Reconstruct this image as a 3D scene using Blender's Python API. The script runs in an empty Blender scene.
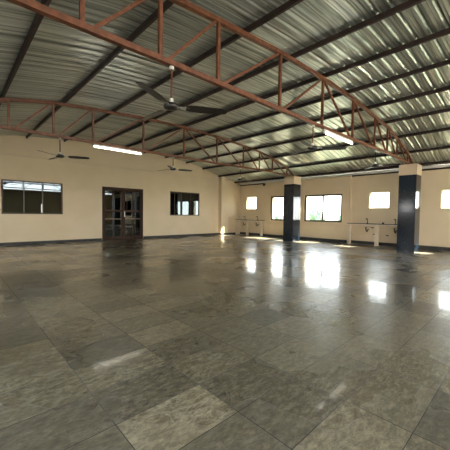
import bpy, bmesh, math, random
from mathutils import Vector, Matrix
random.seed(7)
S = bpy.context.scene
COL = S.collection
PI = math.pi

# ------------------------------------------------------------------ camera
cam_d = bpy.data.cameras.new('camera')
cam = bpy.data.objects.new('camera', cam_d); COL.objects.link(cam)
S.camera = cam
cam_d.sensor_width = 36; cam_d.lens = 36 * 294.34 / 450; cam_d.clip_start = .05; cam_d.clip_end = 500
yaw, pit, roll = math.radians(43.113), math.radians(2.118), math.radians(.7577)
fh = Vector((math.sin(yaw), math.cos(yaw), 0)); rt = Vector((math.cos(yaw), -math.sin(yaw), 0)); zz = Vector((0, 0, 1))
fw = fh * math.cos(pit) - zz * math.sin(pit); up = fh * math.sin(pit) + zz * math.cos(pit)
r2 = rt * math.cos(roll) + up * math.sin(roll); u2 = up * math.cos(roll) - rt * math.sin(roll)
m = Matrix((r2, u2, -fw)).transposed().to_4x4(); m.translation = Vector((0, 0, 1.15))
cam.matrix_world = m

# ------------------------------------------------------------------ world, sun, exposure
wd = bpy.data.worlds.new('sky'); S.world = wd; wd.use_nodes = True
nt = wd.node_tree; nt.nodes.clear()
wo = nt.nodes.new('ShaderNodeOutputWorld'); bg = nt.nodes.new('ShaderNodeBackground')
tc = nt.nodes.new('ShaderNodeTexCoord'); sx = nt.nodes.new('ShaderNodeSeparateXYZ'); rp = nt.nodes.new('ShaderNodeValToRGB')
nt.links.new(tc.outputs['Generated'], sx.inputs[0]); nt.links.new(sx.outputs['Z'], rp.inputs[0])
rp.color_ramp.elements[0].position = 0; rp.color_ramp.elements[0].color = (1.0, .98, .93, 1)
rp.color_ramp.elements[1].position = .7; rp.color_ramp.elements[1].color = (.55, .74, 1.0, 1)
nt.links.new(rp.outputs[0], bg.inputs[0]); bg.inputs[1].default_value = 3.8
nt.links.new(bg.outputs[0], wo.inputs[0])
sun_d = bpy.data.lights.new('sun', 'SUN'); sun_d.energy = 28; sun_d.angle = math.radians(.6); sun_d.color = (1, .95, .87)
sun = bpy.data.objects.new('sun', sun_d); COL.objects.link(sun)
el = math.radians(46); az = math.atan2(-.37, .93)
sun.rotation_euler = Vector((math.cos(el) * math.cos(az), math.cos(el) * math.sin(az), math.sin(el))).to_track_quat('Z', 'Y').to_euler()
S.view_settings.view_transform = 'Standard'; S.view_settings.look = 'None'
S.view_settings.gamma = 1; S.view_settings.use_curve_mapping = False
S.view_settings.exposure = 1.88
S.cycles.use_denoising = True
S.cycles.max_bounces = 10; S.cycles.diffuse_bounces = 6; S.cycles.glossy_bounces = 4; S.cycles.transparent_max_bounces = 12
S.cycles.sample_clamp_indirect = 8; S.cycles.caustics_reflective = False; S.cycles.blur_glossy = 1.0; S.cycles.use_adaptive_sampling = False

# ------------------------------------------------------------------ helpers
def mat(name, col, rough=.6, metal=0., noise=None, bump=0., nscale=8., stretch=(1, 1, 1), spec=.5, emit=None):
    """procedural principled; noise=(colA, colB) mixes two tones of the thing's own colour"""
    M = bpy.data.materials.new(name); M.use_nodes = True; t = M.node_tree
    b = t.nodes['Principled BSDF']; b.inputs['Roughness'].default_value = rough; b.inputs['Metallic'].default_value = metal
    b.inputs['Specular IOR Level'].default_value = spec
    b.inputs['Base Color'].default_value = (*col, 1)
    if emit: b.inputs['Emission Color'].default_value = (*emit[0], 1); b.inputs['Emission Strength'].default_value = emit[1]
    if noise or bump:
        c = t.nodes.new('ShaderNodeTexCoord'); mp = t.nodes.new('ShaderNodeMapping'); mp.inputs['Scale'].default_value = stretch
        n = t.nodes.new('ShaderNodeTexNoise'); n.inputs['Scale'].default_value = nscale; n.inputs['Detail'].default_value = 5
        t.links.new(c.outputs['Object'], mp.inputs[0]); t.links.new(mp.outputs[0], n.inputs['Vector'])
        if noise:
            r = t.nodes.new('ShaderNodeValToRGB'); r.color_ramp.elements[0].position = .35; r.color_ramp.elements[1].position = .65
            r.color_ramp.elements[0].color = (*noise[0], 1); r.color_ramp.elements[1].color = (*noise[1], 1)
            t.links.new(n.outputs['Fac'], r.inputs[0]); t.links.new(r.outputs[0], b.inputs['Base Color'])
        if bump:
            bp = t.nodes.new('ShaderNodeBump'); bp.inputs['Strength'].default_value = bump; bp.inputs['Distance'].default_value = .01
            t.links.new(n.outputs['Fac'], bp.inputs['Height']); t.links.new(bp.outputs[0], b.inputs['Normal'])
    return M

def glass(name, tint, refl=.5, mirror=(1, 1, 1), rough=.0):
    M = bpy.data.materials.new(name); M.use_nodes = True; t = M.node_tree; t.nodes.clear()
    o = t.nodes.new('ShaderNodeOutputMaterial'); mx = t.nodes.new('ShaderNodeMixShader')
    tr = t.nodes.new('ShaderNodeBsdfTransparent'); tr.inputs[0].default_value = (*tint, 1)
    g = t.nodes.new('ShaderNodeBsdfGlossy'); g.inputs['Roughness'].default_value = rough; g.inputs[0].default_value = (*mirror, 1)
    lw = t.nodes.new('ShaderNodeLayerWeight'); lw.inputs[0].default_value = refl
    t.links.new(lw.outputs['Fresnel'], mx.inputs[0]); t.links.new(tr.outputs[0], mx.inputs[1]); t.links.new(g.outputs[0], mx.inputs[2])
    t.links.new(mx.outputs[0], o.inputs[0])
    return M

def box(bm, x0, x1, y0, y1, z0, z1, bev=0):
    q = bmesh.ops.create_cube(bm, size=1)['verts']
    for v in q:
        v.co = Vector(((x0 + x1) / 2 + v.co.x * (x1 - x0), (y0 + y1) / 2 + v.co.y * (y1 - y0), (z0 + z1) / 2 + v.co.z * (z1 - z0)))
    if bev:
        es = list({e for v in q for e in v.link_edges})
        bmesh.ops.bevel(bm, geom=es, offset=bev, segments=2, affect='EDGES', profile=.6)

def bar(bm, a, b, w, h, upv=Vector((0, 1, 0))):
    """rectangular hollow section from a to b: w across upv's side, h along upv"""
    a, b = Vector(a), Vector(b); d = (b - a).normalized(); s = d.cross(upv).normalized(); u = s.cross(d).normalized()
    vs = [bm.verts.new(p + s * i * w / 2 + u * j * h / 2) for p in (a, b) for i, j in ((-1, -1), (1, -1), (1, 1), (-1, 1))]
    for f in ((0, 3, 2, 1), (4, 5, 6, 7), (0, 1, 5, 4), (1, 2, 6, 5), (2, 3, 7, 6), (3, 0, 4, 7)):
        bm.faces.new([vs[i] for i in f])

def tube(bm, pts, r, n=10, caps=True):
    pts = [Vector(p) for p in pts]; rings = []
    ref = Vector((0, 0, 1))
    for i, p in enumerate(pts):
        d = (pts[min(i + 1, len(pts) - 1)] - pts[max(i - 1, 0)]).normalized()
        rr = ref if abs(d.dot(ref)) < .95 else Vector((0, 1, 0)) if abs(d.y) < .9 else Vector((1, 0, 0))
        s = d.cross(rr).normalized(); u = s.cross(d)
        ra = r[i] if isinstance(r, (list, tuple)) else r
        rings.append([bm.verts.new(p + (s * math.cos(2 * PI * k / n) + u * math.sin(2 * PI * k / n)) * ra) for k in range(n)])
    for a, b in zip(rings, rings[1:]):
        for k in range(n): bm.faces.new((a[k], a[(k + 1) % n], b[(k + 1) % n], b[k]))
    if caps: bm.faces.new(rings[0][::-1]); bm.faces.new(rings[-1])

def lathe(bm, prof, c, n=20):
    """prof: (r, z) list around a vertical axis through c"""
    rings = [[bm.verts.new((c[0] + max(r, 1e-4) * math.cos(2 * PI * k / n), c[1] + max(r, 1e-4) * math.sin(2 * PI * k / n), c[2] + z)) for k in range(n)] for r, z in prof]
    for a, b in zip(rings, rings[1:]):
        for k in range(n): bm.faces.new((a[k], a[(k + 1) % n], b[(k + 1) % n], b[k]))
    bm.faces.new(rings[0][::-1]); bm.faces.new(rings[-1])

def obj(name, bm, m, parent=None, smooth=False):
    me = bpy.data.meshes.new(name)
    bmesh.ops.recalc_face_normals(bm, faces=bm.faces[:])
    bm.to_mesh(me); bm.free()
    if m: me.materials.append(m)
    if smooth:
        for p in me.polygons: p.use_smooth = True
    o = bpy.data.objects.new(name, me); COL.objects.link(o)
    if parent:
        o.parent = parent
        o.matrix_parent_inverse = Matrix.Translation(-parent.location) if parent.rotation_euler.z == 0 else parent.matrix_basis.inverted()
    return o

def tag(o, label=None, cat=None, group=None, kind=None):
    if label: o['label'] = label
    if cat: o['category'] = cat
    if group: o['group'] = group
    if kind: o['kind'] = kind
    return o

def thing(name, label, cat, loc, group=None):
    o = bpy.data.objects.new(name, None); COL.objects.link(o); o.location = loc; o.empty_display_size = .2
    return tag(o, label, cat, group)

def struct(name, bm, m, label, cat, parent=None):
    o = obj(name, bm, m, parent)
    if not parent: tag(o, label, cat, kind='structure')
    return o

def B(*boxes, bev=0):
    bm = bmesh.new()
    for b in boxes: box(bm, *b, bev=bev)
    return bm

# ------------------------------------------------------------------ materials
WALL = mat('cream_wall_paint', (.72, .58, .385), .75, noise=((.70, .565, .37), (.74, .60, .405)), nscale=1.3, bump=.04, spec=.25)
TRIM = mat('cream_trim_paint', (.70, .56, .38), .7, spec=.3)
COUNTER = mat('cream_counter_paint', (.66, .54, .38), .6, noise=((.70, .58, .42), (.76, .64, .48)), nscale=6)
SKIRT = mat('dark_stone_skirting', (.035, .033, .03), .7, noise=((.028, .026, .024), (.05, .047, .042)), nscale=9)
RED = mat('red_oxide_steel', (.15, .052, .028), .5, .0, noise=((.11, .036, .014), (.20, .068, .028)), nscale=14, bump=.05)
PURL = mat('dark_red_brown_steel', (.026, .013, .01), .55, .0, noise=((.02, .01, .008), (.034, .017, .012)), nscale=12)
SHEET = bpy.data.materials.new('galvanised_sheet')
DARKFAN = mat('dark_brown_fan_enamel', (.022, .017, .014), .35)
STEEL = mat('brushed_steel', (.5, .48, .45), .35, .9)
CHROME = mat('old_chrome', (.35, .33, .3), .3, .9)
DARKTAP = mat('dark_tap_metal', (.03, .028, .026), .4, .5)
WHITEPL = mat('white_plastic', (.75, .72, .66), .45)
BATTEN = mat('white_enamel_batten', (.8, .78, .72), .4)
TUBEM = mat('lit_fluorescent_tube', (.9, .9, .86), .3, emit=((1, .95, .82), 4.5))
FRAME = mat('brown_aluminium_frame', (.08, .055, .038), .55, .0, spec=.3)
DOORFR = mat('dark_brown_wood_stain', (.04, .019, .01), .6, noise=((.03, .014, .008), (.055, .027, .014)), nscale=5, stretch=(6, 6, .6), spec=.2)
MULL = mat('dull_aluminium_mullion', (.16, .15, .14), .55)
PIPEM = mat('galvanised_pipe', (.68, .68, .66), .45, .3)
GRANITE = mat('blue_black_granite_tile', (.012, .018, .028), .12, noise=((.009, .014, .022), (.018, .026, .038)), nscale=30, spec=.6)
DARKGLASS = glass('dark_tinted_glass', (.12, .14, .15), .46, (.82, .95, 1))
CLEAR = glass('clear_window_glass', (.93, .96, .95), .15)
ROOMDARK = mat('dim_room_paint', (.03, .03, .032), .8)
LEAF = mat('tree_leaves', (.10, .17, .06), .7, noise=((.06, .11, .06), (.14, .20, .12)), nscale=.9)
BARK = mat('tree_bark', (.12, .09, .06), .8, noise=((.09, .065, .045), (.15, .11, .08)), nscale=4)
EARTH = mat('pale_dry_ground', (.42, .38, .28), .9, noise=((.16, .17, .10), (.25, .23, .16)), nscale=.08)
TERR = mat('added_terrace_paving', (.5, .47, .41), .8, noise=((.17, .16, .14), (.22, .21, .185)), nscale=.6)

def sheet_mat():
    SHEET.use_nodes = True; t = SHEET.node_tree; b = t.nodes['Principled BSDF']
    c = t.nodes.new('ShaderNodeTexCoord'); mp = t.nodes.new('ShaderNodeMapping'); mp.inputs['Scale'].default_value = (.12, 7, 0)
    n = t.nodes.new('ShaderNodeTexNoise'); n.inputs['Scale'].default_value = 3; n.inputs['Detail'].default_value = 3
    r = t.nodes.new('ShaderNodeValToRGB'); r.color_ramp.elements[0].position = .38; r.color_ramp.elements[1].position = .62
    r.color_ramp.elements[0].color = (.22, .235, .20, 1); r.color_ramp.elements[1].color = (.58, .605, .54, 1)
    t.links.new(c.outputs['Object'], mp.inputs[0]); t.links.new(mp.outputs[0], n.inputs['Vector'])
    t.links.new(n.outputs['Fac'], r.inputs[0]); t.links.new(r.outputs[0], b.inputs['Base Color'])
    b.inputs['Metallic'].default_value = .6; b.inputs['Roughness'].default_value = .28
sheet_mat()

def floor_mat():
    M = bpy.data.materials.new('polished_grey_stone_slabs'); M.use_nodes = True; t = M.node_tree; b = t.nodes['Principled BSDF']
    L = t.links.new; N = t.nodes.new
    c = N('ShaderNodeTexCoord'); mp = N('ShaderNodeMapping'); mp.inputs['Location'].default_value = (-.64 + .57 * 20, -.79 + .37 * 40, 0)
    L(c.outputs['Object'], mp.inputs[0])
    br = N('ShaderNodeTexBrick'); br.offset = 0; br.squash = 1
    br.inputs['Color1'].default_value = (0, 0, 0, 1); br.inputs['Color2'].default_value = (1, 1, 1, 1); br.inputs['Mortar'].default_value = (.5, .5, .5, 1)
    br.inputs['Scale'].default_value = 1; br.inputs['Mortar Size'].default_value = .0028; br.inputs['Mortar Smooth'].default_value = .3
    br.inputs['Brick Width'].default_value = .57; br.inputs['Row Height'].default_value = .37
    L(mp.outputs[0], br.inputs['Vector'])
    # cleft mottling, shifted per slab
    sep = N('ShaderNodeSeparateColor'); L(br.outputs['Color'], sep.inputs[0])
    add = N('ShaderNodeVectorMath'); add.operation = 'ADD'
    cmb = N('ShaderNodeCombineXYZ'); ml = N('ShaderNodeMath'); ml.operation = 'MULTIPLY'; ml.inputs[1].default_value = 37
    L(sep.outputs[0], ml.inputs[0]); L(ml.outputs[0], cmb.inputs['Z'])
    L(c.outputs['Object'], add.inputs[0]); L(cmb.outputs[0], add.inputs[1])
    m2 = N('ShaderNodeMapping'); m2.inputs['Rotation'].default_value = (0, 0, .5); m2.inputs['Scale'].default_value = (1.2, 2.6, 1)
    L(add.outputs[0], m2.inputs[0])
    n1 = N('ShaderNodeTexNoise'); n1.inputs['Scale'].default_value = 11; n1.inputs['Detail'].default_value = 14; n1.inputs['Roughness'].default_value = .8; n1.inputs['Distortion'].default_value = .35
    L(m2.outputs[0], n1.inputs['Vector'])
    n2 = N('ShaderNodeTexNoise'); n2.inputs['Scale'].default_value = .9; n2.inputs['Detail'].default_value = 3
    L(c.outputs['Object'], n2.inputs['Vector'])
    r1 = N('ShaderNodeValToRGB'); e = r1.color_ramp.elements
    e[0].position = .3; e[0].position = .32; e[0].color = (.045, .037, .022, 1); e[1].position = .72; e[1].color = (.41, .355, .24, 1)
    k = r1.color_ramp.elements.new(.5); k.color = (.16, .134, .084, 1)
    L(n1.outputs['Fac'], r1.inputs[0])
    # per-slab tone
    r2_ = N('ShaderNodeValToRGB'); r2_.color_ramp.elements[0].color = (.58, .58, .58, 1); r2_.color_ramp.elements[1].color = (1.25, 1.22, 1.15, 1)
    L(sep.outputs[0], r2_.inputs[0])
    mx = N('ShaderNodeMix'); mx.data_type = 'RGBA'; mx.blend_type = 'MULTIPLY'; mx.inputs[0].default_value = 1
    nv = N('ShaderNodeTexNoise'); nv.inputs['Scale'].default_value = 3.2; nv.inputs['Detail'].default_value = 8; nv.inputs['Roughness'].default_value = .62; nv.inputs['Distortion'].default_value = .8
    L(m2.outputs[0], nv.inputs['Vector'])
    sb = N('ShaderNodeMath'); sb.operation = 'SUBTRACT'; sb.inputs[1].default_value = .5; L(nv.outputs['Fac'], sb.inputs[0])
    ab = N('ShaderNodeMath'); ab.operation = 'ABSOLUTE'; L(sb.outputs[0], ab.inputs[0])
    vr = N('ShaderNodeMapRange'); vr.inputs[1].default_value = 0; vr.inputs[2].default_value = .022; vr.inputs[3].default_value = .55; vr.inputs[4].default_value = 0
    L(ab.outputs[0], vr.inputs[0])
    vm = N('ShaderNodeMix'); vm.data_type = 'RGBA'; L(vr.outputs[0], vm.inputs[0]); L(r1.outputs[0], vm.inputs[6]); vm.inputs[7].default_value = (.30, .27, .20, 1)
    L(vm.outputs[2], mx.inputs[6]); L(r2_.outputs[0], mx.inputs[7])
    mo = N('ShaderNodeMix'); mo.data_type = 'RGBA'; L(br.outputs['Fac'], mo.inputs[0]); L(mx.outputs[2], mo.inputs[6]); mo.inputs[7].default_value = (.02, .017, .013, 1)
    L(mo.outputs[2], b.inputs['Base Color'])
    rr = N('ShaderNodeMapRange'); rr.inputs[1].default_value = .35; rr.inputs[2].default_value = .65; rr.inputs[3].default_value = .22; rr.inputs[4].default_value = .36
    L(n2.outputs['Fac'], rr.inputs[0]); 
    ra = N('ShaderNodeMath'); ra.operation = 'ADD'; L(rr.outputs[0], ra.inputs[0])
    mf = N('ShaderNodeMath'); mf.operation = 'MULTIPLY'; mf.inputs[1].default_value = .5; L(br.outputs['Fac'], mf.inputs[0]); L(mf.outputs[0], ra.inputs[1])
    L(ra.outputs[0], b.inputs['Roughness'])
    bp = N('ShaderNodeBump'); bp.inputs['Strength'].default_value = .10; bp.inputs['Distance'].default_value = .006
    L(n1.outputs['Fac'], bp.inputs['Height'])
    n3 = N('ShaderNodeTexNoise'); n3.inputs['Scale'].default_value = 38; n3.inputs['Detail'].default_value = 6; n3.inputs['Roughness'].default_value = .7
    L(add.outputs[0], n3.inputs['Vector'])
    bp3 = N('ShaderNodeBump'); bp3.inputs['Strength'].default_value = .16; bp3.inputs['Distance'].default_value = .004
    L(n3.outputs['Fac'], bp3.inputs['Height']); L(bp.outputs[0], bp3.inputs['Normal'])
    bp2 = N('ShaderNodeBump'); bp2.inputs['Strength'].default_value = .4; bp2.inputs['Distance'].default_value = .003; bp2.invert = True
    L(br.outputs['Fac'], bp2.inputs['Height']); L(bp3.outputs[0], bp2.inputs['Normal']); L(bp2.outputs[0], b.inputs['Normal'])
    b.inputs['Specular IOR Level'].default_value = .7
    bc = N('ShaderNodeBump'); bc.inputs['Strength'].default_value = .12; bc.inputs['Distance'].default_value = .004; L(nv.outputs['Fac'], bc.inputs['Height'])
    b.inputs['Coat Weight'].default_value = .32; b.inputs['Coat Roughness'].default_value = .035; L(bc.outputs[0], b.inputs['Coat Normal'])
    return M
FLOOR = floor_mat()

# ------------------------------------------------------------------ roof profile (top-chord centre height over X), symmetric about X=5.3
PROF = [(0, 3.79), (1.35, 3.76), (2.65, 3.67), (3.56, 3.595), (4.38, 3.44), (5.4, 3.19), (6.0, 3.02), (6.6, 2.865), (7.4, 2.66)]
def zc(X):
    u = abs(X - 5.3)
    for (a, za), (b, zb) in zip(PROF, PROF[1:]):
        if u <= b: return za + (zb - za) * (u - a) / (b - a)
    return PROF[-1][1]
X0, X1 = -1.6, 12.25        # opposite wall, window wall
Y0, Y1 = -4.7, 12.2         # wall behind the camera, door wall
XN = 12.4                   # back of the niches in the window wall

# ------------------------------------------------------------------ floor, outside ground
struct('floor', B((X0 - .2, 12.75, Y0 - .2, Y1 + .0, -.15, 0)), FLOOR, 'grey polished natural stone slab floor of the hall', 'floor')
struct('ground', B((13.2, 300, -200, 260, -4.3, -4.0)), EARTH, 'pale dry ground seen far below beyond the right-hand windows', 'ground')
struct('added_terrace', B((-40, X0 - .2, -60, 60, -.25, -.1), (X0 - .2, 12.75, -60, Y0 - .2, -.25, -.1)), TERR, 'pale unseen paving added outside the hall to bounce daylight up', 'ground')  # unseen paving, added to throw sunlight up under the roof

# ------------------------------------------------------------------ door wall (left in the photo)
def gable(y0, y1, holes, xs_extra=()):
    xs = sorted(set([X0 - .2, 12.6] + [5.3 + s * u for u, _ in PROF for s in (-1, 1) if X0 - .2 < 5.3 + s * u < 12.6] + [v for h in holes for v in h[:2]] + list(xs_extra)))
    bm = bmesh.new()
    for a, b in zip(xs, xs[1:]):
        mid = (a + b) / 2; segs = [(0, None)]
        hs = sorted([(h[2], h[3]) for h in holes if h[0] < mid < h[1]])
        z = 0; parts = []
        for (h0, h1) in hs:
            if h0 > z: parts.append((z, h0, h0))
            z = h1
        parts.append((z, zc(a) + .155, zc(b) + .155))
        for (zb, za1, zb1) in parts:
            vs = [bm.verts.new(p) for p in ((a, y0, zb), (b, y0, zb), (b, y1, zb), (a, y1, zb), (a, y0, za1), (b, y0, zb1), (b, y1, zb1), (a, y1, za1))]
            for f in ((0, 3, 2, 1), (4, 5, 6, 7), (0, 1, 5, 4), (1, 2, 6, 5), (2, 3, 7, 6), (3, 0, 4, 7)): bm.faces.new([vs[i] for i in f])
    return bm
W1 = (1.26, 3.10, 1.06, 2.21); DR = (4.55, 6.36, 0, 2.21); W2 = (7.77, 9.57, 1.05, 2.22)
struct('wall_left', gable(Y1, Y1 + .2, [W1, DR, W2]), WALL, 'cream painted end wall with the brown double door and two dark windows', 'wall')
def pil():
    bm = bmesh.new(); a, b, y0, y1 = 10.9, XN, 11.95, Y1
    for p, q in ((a, 11.3), (11.3, 11.9), (11.9, b)):
        vs = [bm.verts.new(v) for v in ((p, y0, 0), (q, y0, 0), (q, y1, 0), (p, y1, 0), (p, y0, zc(p) + .12), (q, y0, zc(q) + .12), (q, y1, zc(q) + .12), (p, y1, zc(p) + .12))]
        for f in ((0, 3, 2, 1), (4, 5, 6, 7), (0, 1, 5, 4), (1, 2, 6, 5), (2, 3, 7, 6), (3, 0, 4, 7)): bm.faces.new([vs[i] for i in f])
    return bm
struct('trim_1', pil(), WALL, 'cream full-height pilaster at the far corner beside the small square window', 'pilaster')
struct('trim_2', B((X0, 10.9, Y1 - .018, Y1, 3.045, 3.075)), TRIM, 'thin plaster band running across the upper part of the door wall', 'moulding')
struct('baseboard_left', B((X0, DR[0] - .02, Y1 - .015, Y1, 0, .1), (DR[1] + .02, 10.9, Y1 - .015, Y1, 0, .1), (10.885, 10.9, 11.935, Y1, 0, .1), (10.885, 12.05, 11.935, 11.95, 0, .1)), SKIRT, 'dark stone skirting along the foot of the door wall', 'skirting')
# dim room beyond the door wall
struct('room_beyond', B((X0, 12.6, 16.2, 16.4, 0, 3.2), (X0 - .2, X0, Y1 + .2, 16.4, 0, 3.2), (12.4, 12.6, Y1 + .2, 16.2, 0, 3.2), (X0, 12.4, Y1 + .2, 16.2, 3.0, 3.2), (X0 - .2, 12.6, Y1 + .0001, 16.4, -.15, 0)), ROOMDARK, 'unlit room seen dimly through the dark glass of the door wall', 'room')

def left_window(n, W, label, mull, transom):
    x0, x1, z0, z1 = W; f = .045; y0, y1 = Y1 + .01, Y1 + .07
    t = thing(n, label, 'window', ((x0 + x1) / 2, Y1 + .04, z0)); tag(t, kind='structure')
    bs = [(x0, x1, y0, y1, z0, z0 + f), (x0, x1, y0, y1, z1 - f, z1), (x0, x0 + f, y0, y1, z0 + f, z1 - f), (x1 - f, x1, y0, y1, z0 + f, z1 - f)]
    obj('window_frame', B(*bs), FRAME, t)
    xs = [x0 + f] + mull + [x1 - f]
    for mx_ in mull: obj('mullion', B((mx_ - .014, mx_ + .014, y0, y1, z0 + f, z1 - f)), MULL if transom else FRAME, t)
    if transom: obj('transom_bar', B((x0 + f, x1 - f, y0 + .005, y1 - .01, transom - .012, transom + .012)), FRAME, t)
    for a, b in zip(xs, xs[1:]):
        obj('pane', B((a + .014, b - .014, Y1 + .035, Y1 + .041, z0 + f, z1 - f)), DARKGLASS, t)
    return t
w1 = left_window('window_1', W1, 'wide dark three-pane window left of the brown double door', [1.26 + .63, 1.26 + 1.19], 1.89)
obj('handle', B((2.40, 2.43, Y1 - .005, Y1 + .012, 1.12, 1.42)), STEEL, w1)
w2 = left_window('window_2', W2, 'dark window right of the double door, mirroring the bright windows opposite', [8.05, 8.42, 9.0], None)

# double door
def door_leaf(x0, x1, name='door_leaf'):
    y0, y1 = Y1 + .03, Y1 + .075; st = .075
    bm = bmesh.new()
    box(bm, x0, x0 + st, y0, y1, .01, 2.15); box(bm, x1 - st, x1, y0, y1, .01, 2.15)
    xm = (x0 + x1) / 2
    for a, b in ((.01, .14), (.86, .91), (1.18, 1.27), (2.07, 2.15)): box(bm, x0 + st, x1 - st, y0, y1, a, b)
    for a, b in ((.14, .86), (.91, 1.18), (1.27, 2.07)): box(bm, xm - .022, xm + .022, y0, y1, a, b)
    lf = obj(name, bm, DOORFR, door)
    for a, b in ((x0 + st, xm - .022), (xm + .022, x1 - st)):
        for c, d in ((.14, .86), (.91, 1.18), (1.27, 2.07)):
            obj('pane', B((a, b, Y1 + .05, Y1 + .056, c, d)), DARKGLASS, lf)
    obj('rail', B((x0 + st, x1 - st, y0 - .012, y0, .875, .90)), mat('worn_pale_rail', (.28, .22, .16), .5), lf)
    return lf
door = thing('door_1', 'dark brown glazed double door in the cream end wall', 'door', (5.455, Y1 + .05, 0)); tag(door, kind='structure')
obj('door_frame', B((4.55, 4.60, Y1 - .01, Y1 + .1, 0, 2.21), (6.31, 6.36, Y1 - .01, Y1 + .1, 0, 2.21), (4.60, 6.31, Y1 - .01, Y1 + .1, 2.16, 2.21)), DOORFR, door)
l1 = door_leaf(4.605, 5.45); l2 = door_leaf(5.46, 6.305)
obj('door_handle', B((5.485, 5.51, Y1 - .02, Y1 + .0, .98, 1.22), (5.487, 5.508, Y1 - .0, Y1 + .03, 1.0, 1.02), (5.487, 5.508, Y1 - .0, Y1 + .03, 1.18, 1.2)), STEEL, l2)

# ------------------------------------------------------------------ window wall (right in the photo) and the wall opposite it
def ywall(xa, xb, ya, yb, ztop, holes):
    ys = sorted(set([ya, yb] + [v for h in holes for v in h[:2]])); out = []
    for a, b in zip(ys, ys[1:]):
        mid = (a + b) / 2; z = 0
        for (h0, h1) in sorted((h[2], h[3]) for h in holes if h[0] < mid < h[1]):
            if h0 > z: out.append((xa, xb, a, b, z, h0))
            z = h1
        out.append((xa, xb, a, b, z, ztop))
    return out
WB = (5.79, 7.62, .86, 2.09); WA = (8.02, 9.62, .86, 2.10); WC = (-3.4, -1.3, .86, 2.3); WD = (-.95, .65, .86, 2.3)
V1 = (10.74, 11.44, 1.46, 2.13); V2 = (4.0, 4.72, 1.47, 2.10); V3 = (1.62, 2.34, 1.45, 2.08); V4 = (-5.2, -4.5, 1.46, 2.1)
walls = ywall(XN, 12.6, 10.05, Y1, 2.9, [V1]) + ywall(X1, 12.6, 5.45, 10.05, 2.9, [WB, WA]) + ywall(XN, 12.6, .9, 5.45, 2.9, [V2, V3]) \
    + ywall(X1, 12.6, -3.7, .9, 2.9, [WC, WD]) + ywall(XN, 12.6, Y0 - .2, -3.7, 2.9, [])
struct('wall_right', B(*walls), WALL, 'cream side wall with the bright windows, small square openings and basin niches', 'wall')
bb = [(XN - .015, XN, 10.05, 11.935), (X1 - .015, X1, 5.45, 10.05), (XN - .015, XN, .9, 5.45), (X1 - .015, X1, -3.7, .9), (XN - .015, XN, Y0, -3.7)]
struct('baseboard_right', B(*[(a, b, c, d, 0, .12) for a, b, c, d in bb]), SKIRT, 'dark stone skirting along the foot of the window wall', 'skirting')
struct('trim_3', B((X1 - .05, X1, 5.45, 10.05, .70, .76), (X1 - .05, X1, -3.7, .9, .70, .76), bev=.006), TRIM, 'cream sill ledge running below the two bright windows', 'ledge')

def right_window(n, W, label, mull, xw=X1):
    y0, y1, z0, z1 = W; f = .075; xa, xb = xw + .04, xw + .10
    t = thing(n, label, 'window', (xw + .07, (y0 + y1) / 2, z0)); tag(t, kind='structure')
    obj('window_frame', B((xa, xb, y0, y1, z0, z0 + f), (xa, xb, y0, y1, z1 - f, z1), (xa, xb, y0, y0 + f, z0 + f, z1 - f), (xa, xb, y1 - f, y1, z0 + f, z1 - f)), FRAME, t)
    ys = [y0 + f] + mull + [y1 - f]
    for q in mull: obj('mullion', B((xa, xb, q - .035, q + .035, z0 + f, z1 - f)), FRAME, t)
    for i, (a, b) in enumerate(zip(ys, ys[1:])):
        obj('pane', B((xw + .062 + .012 * i, xw + .066 + .012 * i, a, b, z0 + f, z1 - f)), CLEAR, t)
    return t
right_window('window_3', WA, 'bright window partly hidden behind the far dark column', [8.82])
right_window('window_4', WB, 'wide bright two-pane window between the two dark columns, trees outside', [6.70])
right_window('window_5', WD, 'bright window beyond the right edge of the hall', [-.2])
right_window('window_6', WC, 'bright window further behind the camera in the side wall', [-2.3])
def vent(n, V, label):
    y0, y1, z0, z1 = V; f = .02; xa = XN + .12
    t = thing(n, label, 'window', (xa, (y0 + y1) / 2, z0)); tag(t, kind='structure')
    obj('window_frame', B((xa, xa + .03, y0, y1, z0, z0 + f), (xa, xa + .03, y0, y1, z1 - f, z1), (xa, xa + .03, y0, y0 + f, z0 + f, z1 - f), (xa, xa + .03, y1 - f, y1, z0 + f, z1 - f)), WHITEPL, t)
    obj('pane', B((xa + .012, xa + .016, y0 + f, y1 - f, z0 + f, z1 - f)), CLEAR, t)
vent('window_7', V1, 'small square bright window above the counter in the far corner')
vent('window_8', V2, 'small square bright window above the counter left of the near column')
vent('window_9', V3, 'small square bright window at the right edge, right of the near column')

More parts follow.
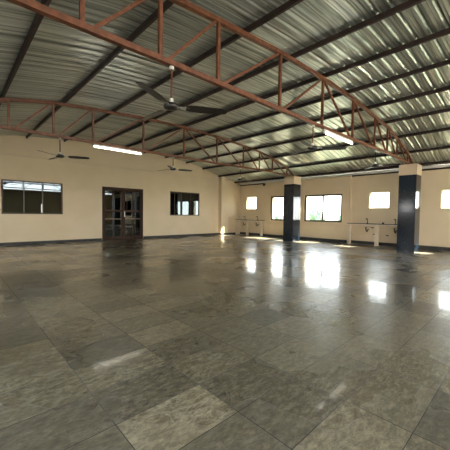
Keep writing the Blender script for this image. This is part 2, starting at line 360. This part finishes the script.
# opposite wall and the wall behind: out of the photo, their openings are added to let daylight in
OW = [(-4.2, -2.4, .3, 2.3), (-1.4, 1.0, .3, 2.3), (2.2, 4.4, .3, 2.3), (6.0, 6.7, 1.45, 2.1), (9.2, 11.0, .86, 2.1)]
struct('wall_opposite', B(*ywall(X0 - .2, X0, Y0 - .2, Y1 + .2, 2.85, OW)), WALL, 'cream side wall opposite the window wall, with large openings added for daylight', 'wall')
struct('wall_behind', B((X0 - .2, X0 + .3, Y0 - .2, Y0, 0, 2.93), (2.6, 7.5, Y0 - .2, Y0, 0, 2.93), (10.5, 12.6, Y0 - .2, Y0, 0, 2.93), (X0 + .3, 2.6, Y0 - .2, Y0, 2.8, 2.93), (7.5, 10.5, Y0 - .2, Y0, 2.8, 2.93)), WALL, 'cream end wall behind the camera with two wide openings added for daylight, open between its top and the roof', 'wall')
for i, (y0, y1, z0, z1) in enumerate(OW):
    t = thing('window_%d' % (10 + i), 'large added opening %s in the wall opposite the windows' % ('nearest the back', 'beside the camera', 'just past the camera', 'beyond the middle', 'nearest the door wall')[i], 'window', (X0 - .1, (y0 + y1) / 2, z0)); tag(t, kind='structure')
    ym = (y0 + y1) / 2
    obj('window_frame', B((X0 - .13, X0 - .07, y0, y1, z0, z0 + .05), (X0 - .13, X0 - .07, y0, y1, z1 - .05, z1), (X0 - .13, X0 - .07, y0, y0 + .05, z0 + .05, z1 - .05), (X0 - .13, X0 - .07, y1 - .05, y1, z0 + .05, z1 - .05), (X0 - .13, X0 - .07, ym - .025, ym + .025, z0 + .05, z1 - .05)), FRAME, t)

# ------------------------------------------------------------------ corrugated roof sheet
def roof():
    bm = bmesh.new()
    xs = [X0 - .35] + sorted(5.3 + s * u for u, _ in PROF[1:] for s in (-1, 1) if X0 - .3 < 5.3 + s * u < 12.7) + [5.3, 12.8]
    xs = sorted(set(xs)); ys = []
    y = Y0 - .3; P = .195
    while y < Y1 + .25:
        for dy, dz in ((0, 0), (.042, 0), (.044, .010), (.051, .010), (.055, 0), (.098, 0), (.100, .010), (.107, .010), (.111, 0), (.136, 0), (.139, .058), (.155, .058), (.167, .021), (.178, .010), (.194, 0)):
            if y + dy <= Y1 + .25: ys.append((y + dy, dz))
        y += P
    rows = [[bm.verts.new((X, yy, zc(X) + .135 + dz)) for yy, dz in ys] for X in xs]
    for a, b in zip(rows, rows[1:]):
        for k in range(len(ys) - 1): bm.faces.new((a[k], a[k + 1], b[k + 1], b[k]))
    return bm
rf = struct('ceiling', roof(), SHEET, 'arched corrugated galvanised roof sheeting', 'roof')
rf.modifiers.new('thickness', 'SOLIDIFY').thickness = .004

# ------------------------------------------------------------------ purlins
PX = [0.82, 1.98, 3.16, 4.32, 5.39, 6.4, 7.5, 8.7, 9.77, 10.88, 11.9]
ordn = ['eleventh', 'tenth', 'ninth', 'eighth', 'seventh', 'sixth', 'fifth', 'fourth', 'third', 'second', 'first']
for i, X in enumerate(PX):
    z = zc(X) + .125; s = (zc(X + .1) - zc(X - .1)) / .2; a = math.atan(s)
    bm = bmesh.new()
    # C section: web and two flanges
    for (p, q, r_, t_) in ((-.02, -.016, -.075, 0), (-.02, .02, -.004, 0), (-.02, .02, -.075, -.071), (.016, .02, -.071, -.058), (.016, .02, -.016, -.004)):
        box(bm, p, q, Y0, Y1, r_, t_)
    for v in bm.verts:
        x, zz_ = v.co.x, v.co.z; v.co.x = X + x * math.cos(a) - zz_ * math.sin(a); v.co.z = z + x * math.sin(a) + zz_ * math.cos(a)
    o = obj('purlin', bm, PURL)
    tag(o, 'dark red-brown steel purlin under the roof sheets, %s from the window wall' % ordn[i], 'purlin', 'roof purlins')
for X, w_ in ((-.35, 'second'), (-1.3, 'first')):
    z = zc(X) + .12
    tag(obj('purlin', B((X - .025, X + .025, Y0, Y1, z - .09, z)), PURL), 'dark steel purlin out of the photo, %s from the opposite eave' % w_, 'purlin', 'roof purlins')
bm = bmesh.new(); tube(bm, [(12.12, Y0 + .05, 2.862), (12.12, 3.0, 2.865), (12.12, 11.9, 2.862)], .05, 12)
tag(obj('eave_pipe', bm, PIPEM, smooth=True), 'long pale metal pipe under the eave along the window wall', 'pipe')
struct('trim_4', B((X1 - .05, X1, 5.45, 10.05, 2.83, 2.875), (XN - .06, XN, .9, 5.45, 2.79, 2.85), (XN - .06, XN, 10.05, 11.95, 2.79, 2.85), (X1 - .05, X1, -3.7, .9, 2.83, 2.875)), PURL, 'dark steel angle along the top of the window wall', 'steel angle')

# ------------------------------------------------------------------ trusses
PANT = [-.1, .92, 1.74, 2.6, 3.94, 5.3, 6.65, 7.95, 8.86, 9.68, 10.7]
ZB = {0: 2.865, 1: 2.865, 2: 2.87, 3: 2.87, 4: 2.865, 5: 2.862, 6: 2.87, 7: 2.89, 8: 2.90, 9: 2.895, 10: 2.865}
def truss(Y, label):
    t = thing('roof_truss', label, 'truss', (5.3, Y, 2.83), 'red steel roof trusses')
    n = len(PANT)
    bm = bmesh.new(); pts = [(-.62, 2.885)] + [(x, zc(x) ) for x in PANT] + [(11.22, 2.885)]
    for a, b in zip(pts, pts[1:]): bar(bm, (a[0], Y, a[1]), (b[0], Y, b[1]), .06, .06)
    obj('top_chord', bm, RED, t)
    bm = bmesh.new(); pts = [(-.62, 2.855)] + [(PANT[i], ZB[i]) for i in range(n)] + [(11.22, 2.857)]
    for a, b in zip(pts, pts[1:]): bar(bm, (a[0], Y, a[1]), (b[0], Y, b[1]), .06, .06)
    obj('bottom_chord', bm, RED, t)
    for i in range(n):
        bm = bmesh.new(); bar(bm, (PANT[i], Y, ZB[i] + .02), (PANT[i], Y, zc(PANT[i]) - .02), .042, .042); obj('vertical_web', bm, RED, t)
    for i in range(n - 1):
        a, b = PANT[i], PANT[i + 1]
        bm = bmesh.new()
        if b <= 5.31: bar(bm, (a + .10, Y, ZB[i] + .02), (b - .05, Y, zc(b) - .03), .036, .036)
        else: bar(bm, (a + .05, Y, zc(a) - .03), (b - .10, Y, ZB[i + 1] + .02), .036, .036)
        obj('diagonal_web', bm, RED, t)
    return t
TY = [-1.65, 2.95, 7.55]
truss(TY[2], 'far red-brown steel roof truss, ending on the far dark column')
truss(TY[1], 'near large red-oxide steel roof truss crossing the top of the view to the near column')
truss(TY[0], 'red-oxide steel roof truss behind the camera')

# ------------------------------------------------------------------ columns
def column(x0, y, label):
    x1 = x0 + .53; y0, y1 = y - .25, y + .25
    t = thing('tiled_column', label, 'column', ((x0 + x1) / 2, y, 0), 'dark tiled columns')
    bm = bmesh.new()
    zs = [0, .62, 1.24, 1.86, 2.48]
    for a, b in zip(zs, zs[1:]): box(bm, x0, x1, y0, y1, a + .0015, b - .0015, bev=.003)
    obj('granite_cladding', bm, GRANITE, t)
    obj('column_core', B((x0 + .01, x1 - .01, y0 + .01, y1 - .01, 0, 2.49)), SKIRT, t)
    tag(obj('capital', B((x0 - .012, x1 + .012, y0 - .012, y1 + .012, 2.48, 2.824), bev=.02), TRIM, t), 'cream plastered top block')
column(10.74, 2.94, 'near column clad in glossy blue-black tile, beside the small square window at right')
column(10.74, 7.46, 'far column clad in glossy blue-black tile, between the two bright windows')
column(10.74, -1.65, 'dark tiled column on the window side behind the camera')
for y in TY: column(-.66, y, 'dark tiled column on the opposite side, outside the photo, under the %s truss' % {TY[0]: 'rear', TY[1]: 'near', TY[2]: 'far'}[y])

# ------------------------------------------------------------------ ceiling fans
def fan(x, y, z, angs, label, R=.62, rod=RED):
    t = thing('ceiling_fan', label, 'ceiling fan', (x, y, z), 'dark three-blade ceiling fans on the trusses')
    bm = bmesh.new(); tube(bm, [(x, y, z + .05), (x, y, 2.84)], .011, 8); obj('down_rod', bm, rod, t, True)
    bm = bmesh.new(); lathe(bm, [(.016, .0), (.026, .0), (.03, -.03), (.016, -.035)], (x, y, 2.835), 14); tag(obj('ceiling_cup', bm, WHITEPL, t, True), 'white cup under the chord')
    bm = bmesh.new(); lathe(bm, [(.012, .10), (.022, .095), (.028, .055), (.02, .05)], (x, y, z), 14); tag(obj('lower_cup', bm, WHITEPL, t, True), 'white cup above the motor')
    bm = bmesh.new(); lathe(bm, [(.02, .05), (.05, .045), (.085, .022), (.09, .0), (.08, -.018), (.04, -.03), (.0, -.033)], (x, y, z), 24); obj('motor', bm, DARKFAN, t, True)
    for a in angs:
        a = math.radians(a); d = Vector((math.cos(a), math.sin(a), 0)); s = Vector((-math.sin(a), math.cos(a), 0))
        bm = bmesh.new(); rows = []
        for r, w in ((.17, .045), (.22, .062), (.35, .068), (.5, .060), (R - .03, .052), (R, .036)):
            c = Vector((x, y, z)) + d * r
            rows.append([bm.verts.new(c + s * w * k + Vector((0, 0, -w * k * .22 + h))) for k, h in ((-1, 0), (1, 0), (1, .005), (-1, .005))])
        for p, q in zip(rows, rows[1:]):
            for k in range(4): bm.faces.new((p[k], p[(k + 1) % 4], q[(k + 1) % 4], q[k]))
        bm.faces.new(rows[0]); bm.faces.new(rows[-1][::-1])
        bl = obj('blade', bm, DARKFAN, t)
        bm = bmesh.new(); c = Vector((x, y, z + .006)); bar(bm, c + d * .08, c + d * .21, .03, .008, Vector((0, 0, 1))); tag(obj('blade_arm', bm, STEEL, bl), 'pale metal bracket')
fan(1.89, 2.95, 2.375, [90, 210, 330], 'large dark ceiling fan nearest the camera, hanging from the near truss', R=.66)
fan(4.98, 2.95, 2.40, [74, 194, 314], 'dark ceiling fan hanging from the near truss just left of its tube light')
fan(8.05, 2.95, 2.44, [44, 164, 284], 'small-looking ceiling fan under the near truss, closest to the near column', R=.56, rod=DARKFAN)
fan(1.87, 7.55, 2.42, [96, 216, 336], 'ceiling fan hanging in front of the cream wall above the left dark window', R=.61, rod=DARKFAN)
fan(4.91, 7.55, 2.47, [106, 226, 346], 'ceiling fan hanging in front of the cream wall right of the double door', R=.61, rod=DARKFAN)
fan(7.80, 7.55, 2.42, [0, 120, 240], 'ceiling fan hanging near the far corner above the small square window', R=.58, rod=DARKFAN)

# ------------------------------------------------------------------ tube lights
def tube_light(x0, x1, y, label):
    t = thing('tube_light', label, 'tube light', ((x0 + x1) / 2, y, 2.78), 'fluorescent tube lights under the trusses')
    obj('batten', B((x0, x1, y - .03, y + .03, 2.79, 2.832), bev=.004), BATTEN, t)
    bm = bmesh.new(); tube(bm, [(x0 + .03, y - .022, 2.765), (x1 - .03, y - .022, 2.765)], .016, 12); tag(obj('lamp_tube', bm, TUBEM, t, True), 'lit white tube')
    for x in (x0, x1 - .03): obj('lamp_holder', B((x, x + .03, y - .04, y - .004, 2.745, 2.79)), WHITEPL, t)
tube_light(2.58, 3.88, 7.55, 'lit white tube light under the far truss, above the double door')
tube_light(5.36, 6.62, 2.95, 'lit white tube light under the near truss, in the upper right')

# ------------------------------------------------------------------ wash counters
def counter(ya, yb, legs, basins, label):
    t = thing('wash_counter', label, 'counter', (12.2, (ya + yb) / 2, 0), 'cream masonry wash counters')
    obj('counter_top', B((12.0, XN, ya, yb, .775, .83), bev=.004), COUNTER, t)
    tag(obj('stone_top', B((11.985, XN, ya, yb, .83, .85)), SKIRT, t), 'thin dark stone slab')
    for a, b in legs: obj('leg', B((12.015, 12.15, a, b, 0, .775), bev=.004), COUNTER, t)
    for y in basins:
        bm = bmesh.new(); lathe(bm, [(.0, -.07), (.06, -.068), (.12, -.05), (.15, -.02), (.16, 0)], (12.2, y, .775), 20)
        bs = obj('basin', bm, COUNTER, t, True)
        bm = bmesh.new(); tube(bm, [(12.2, y, .73), (12.2, y, .58), (12.22, y - .02, .53), (12.26, y - .03, .53), (12.28, y - .03, .58), (12.33, y - .03, .60), (12.385, y - .03, .60)], .02, 10)
        obj('drain_pipe', bm, DARKTAP, bs, True)
        # tap on the slab
        bm = bmesh.new(); tube(bm, [(12.33, y, .85), (12.33, y, 1.0), (12.31, y, 1.04), (12.26, y, 1.05), (12.22, y, 1.03), (12.21, y, 1.0)], .013, 10); lathe(bm, [(.03, 0), (.03, .02), (.016, .03)], (12.33, y, .85), 12)
        tp = obj('tap', bm, DARKTAP, t, True)
        bm = bmesh.new(); bar(bm, (12.33, y, 1.03), (12.33, y + .07, 1.05), .016, .016); obj('tap_handle', bm, DARKTAP, tp)
    return t
counter(10.0, 11.95, [(11.84, 11.94), (11.04, 11.13), (10.02, 10.12)], [11.5, 10.55], 'cream wash counter on masonry legs in the far corner under the small square window')
counter(3.1, 5.44, [(5.31, 5.43), (4.24, 4.35), (3.1, 3.22)], [4.75, 3.72], 'cream wash counter on masonry legs left of and behind the near dark column')
# waste and supply pipes on the wall below
def wall_pipe(pts, label, m=DARKTAP, r=.012, name='water_pipe'):
    bm = bmesh.new(); tube(bm, pts, r, 8); tag(obj(name, bm, m, smooth=True), label, 'pipe')
wall_pipe([(12.385, 4.62, .14), (12.385, 4.62, .7)], 'thin pale upright pipe below the counter by the near column, left bay', COUNTER, .01)
wall_pipe([(12.38, 11.3, .14), (12.38, 11.3, .72)], 'thin dark upright pipe below the far corner counter, left bay')
wall_pipe([(12.38, 10.4, .14), (12.38, 10.4, .62)], 'thin dark upright pipe below the far corner counter, right bay')
def valve(y, z, label):
    t = thing('angle_valve', label, 'valve', (12.36, y, z), 'dark angle valves below the counters')
    bm = bmesh.new(); tube(bm, [(12.399, y, z), (12.33, y, z)], .018, 10); obj('valve_body', bm, DARKTAP, t, True)
    bm = bmesh.new(); bar(bm, (12.34, y - .05, z), (12.34, y + .05, z + .01), .03, .03); obj('valve_handle', bm, DARKTAP, t)
valve(4.55, .68, 'dark angle valve high below the counter by the near column, left bay')
valve(4.38 + .1, .42, 'dark angle valve low below the counter by the near column, beside the middle leg')
valve(4.0, .40, 'dark angle valve below the counter by the near column, right bay')
# bottle-like soap and a mug on the counter
bm = bmesh.new(); lathe(bm, [(.035, 0), (.038, .02), (.036, .05), (.03, .055)], (12.2, 4.12, .852), 14)
tag(obj('small_pot', bm, DARKTAP, smooth=True), 'small dark pot on the counter left of the near column, right of the middle leg', 'pot')
# white pipe loop on the corner pilaster
wall_pipe([(12.0, 11.93, .97), (11.50, 11.93, .97), (11.47, 11.93, .94), (11.47, 11.93, .12)], 'thin pale pipe bent down the corner pilaster left of the far counter', COUNTER, .014)
wall_pipe([(12.0, 11.93, .46), (11.75, 11.93, .46)], 'short pale horizontal pipe low on the corner pilaster beside the far counter', COUNTER, .012)
wall_pipe([(12.3, 11.93, .9), (12.3, 11.93, 2.75)], 'tall cream pipe up the far corner of the hall', COUNTER, .02)
wall_pipe([(12.225, 7.80, .1), (12.225, 7.80, 2.72)], 'cream conduit running up the wall between the far column and the wide bright window', COUNTER, .02, 'conduit')
tag(obj('junction_box', B((12.15, 12.249, 9.99, 10.09, 2.68, 2.80), bev=.01), DARKTAP), 'small dark box high on the wall between the far counter niche and the window', 'box')
tag(obj('conduit_box', B((12.15, 12.202, 7.77, 7.83, 2.50, 2.58), bev=.008), WHITEPL), 'small pale box near the top of the conduit beside the wide window', 'box')

# ------------------------------------------------------------------ trees outside
def tree(x, y, h, w, label):
    t = thing('tree', label, 'tree', (x, y, -4), 'trees beyond the windows')
    bm = bmesh.new(); tube(bm, [(x, y, -4), (x + .1, y, -4 + h * .3), (x, y + .1, -4 + h * .6)], [.28, .2, .12], 8); obj('trunk', bm, BARK, t)
    bm = bmesh.new()
    for k in range(9):
        a = random.uniform(0, 2 * PI); rr = random.uniform(.1, .62) * w; r = random.uniform(.35, .55) * w
        zc_ = -4 + h - r * .8 - random.uniform(0, .42) * h * (.4 + rr / w)
        n0 = bmesh.ops.create_icosphere(bm, subdivisions=3, radius=1)['verts']
        c = Vector((x + rr * math.cos(a), y + rr * math.sin(a), zc_))
        for v in n0: v.co = c + v.co * r * random.uniform(.8, 1.14) * .95
    obj('crown', bm, LEAF, t)
ords = ['first', 'second', 'third', 'fourth', 'fifth', 'sixth', 'seventh', 'eighth', 'ninth', 'tenth', 'eleventh', 'twelfth', 'thirteenth', 'fourteenth', 'fifteenth', 'sixteenth']
for i in range(16):
    yy = 58 - i * 3.4 + random.uniform(-.3, .3); xx = (54, 62)[i % 2] + random.uniform(-.8, .8)
    tree(xx, yy, 6.0 + random.uniform(-.4, .4), random.uniform(2.4, 2.6), 'hazy green tree far outside the bright windows, %s of the row from the left' % ords[i])
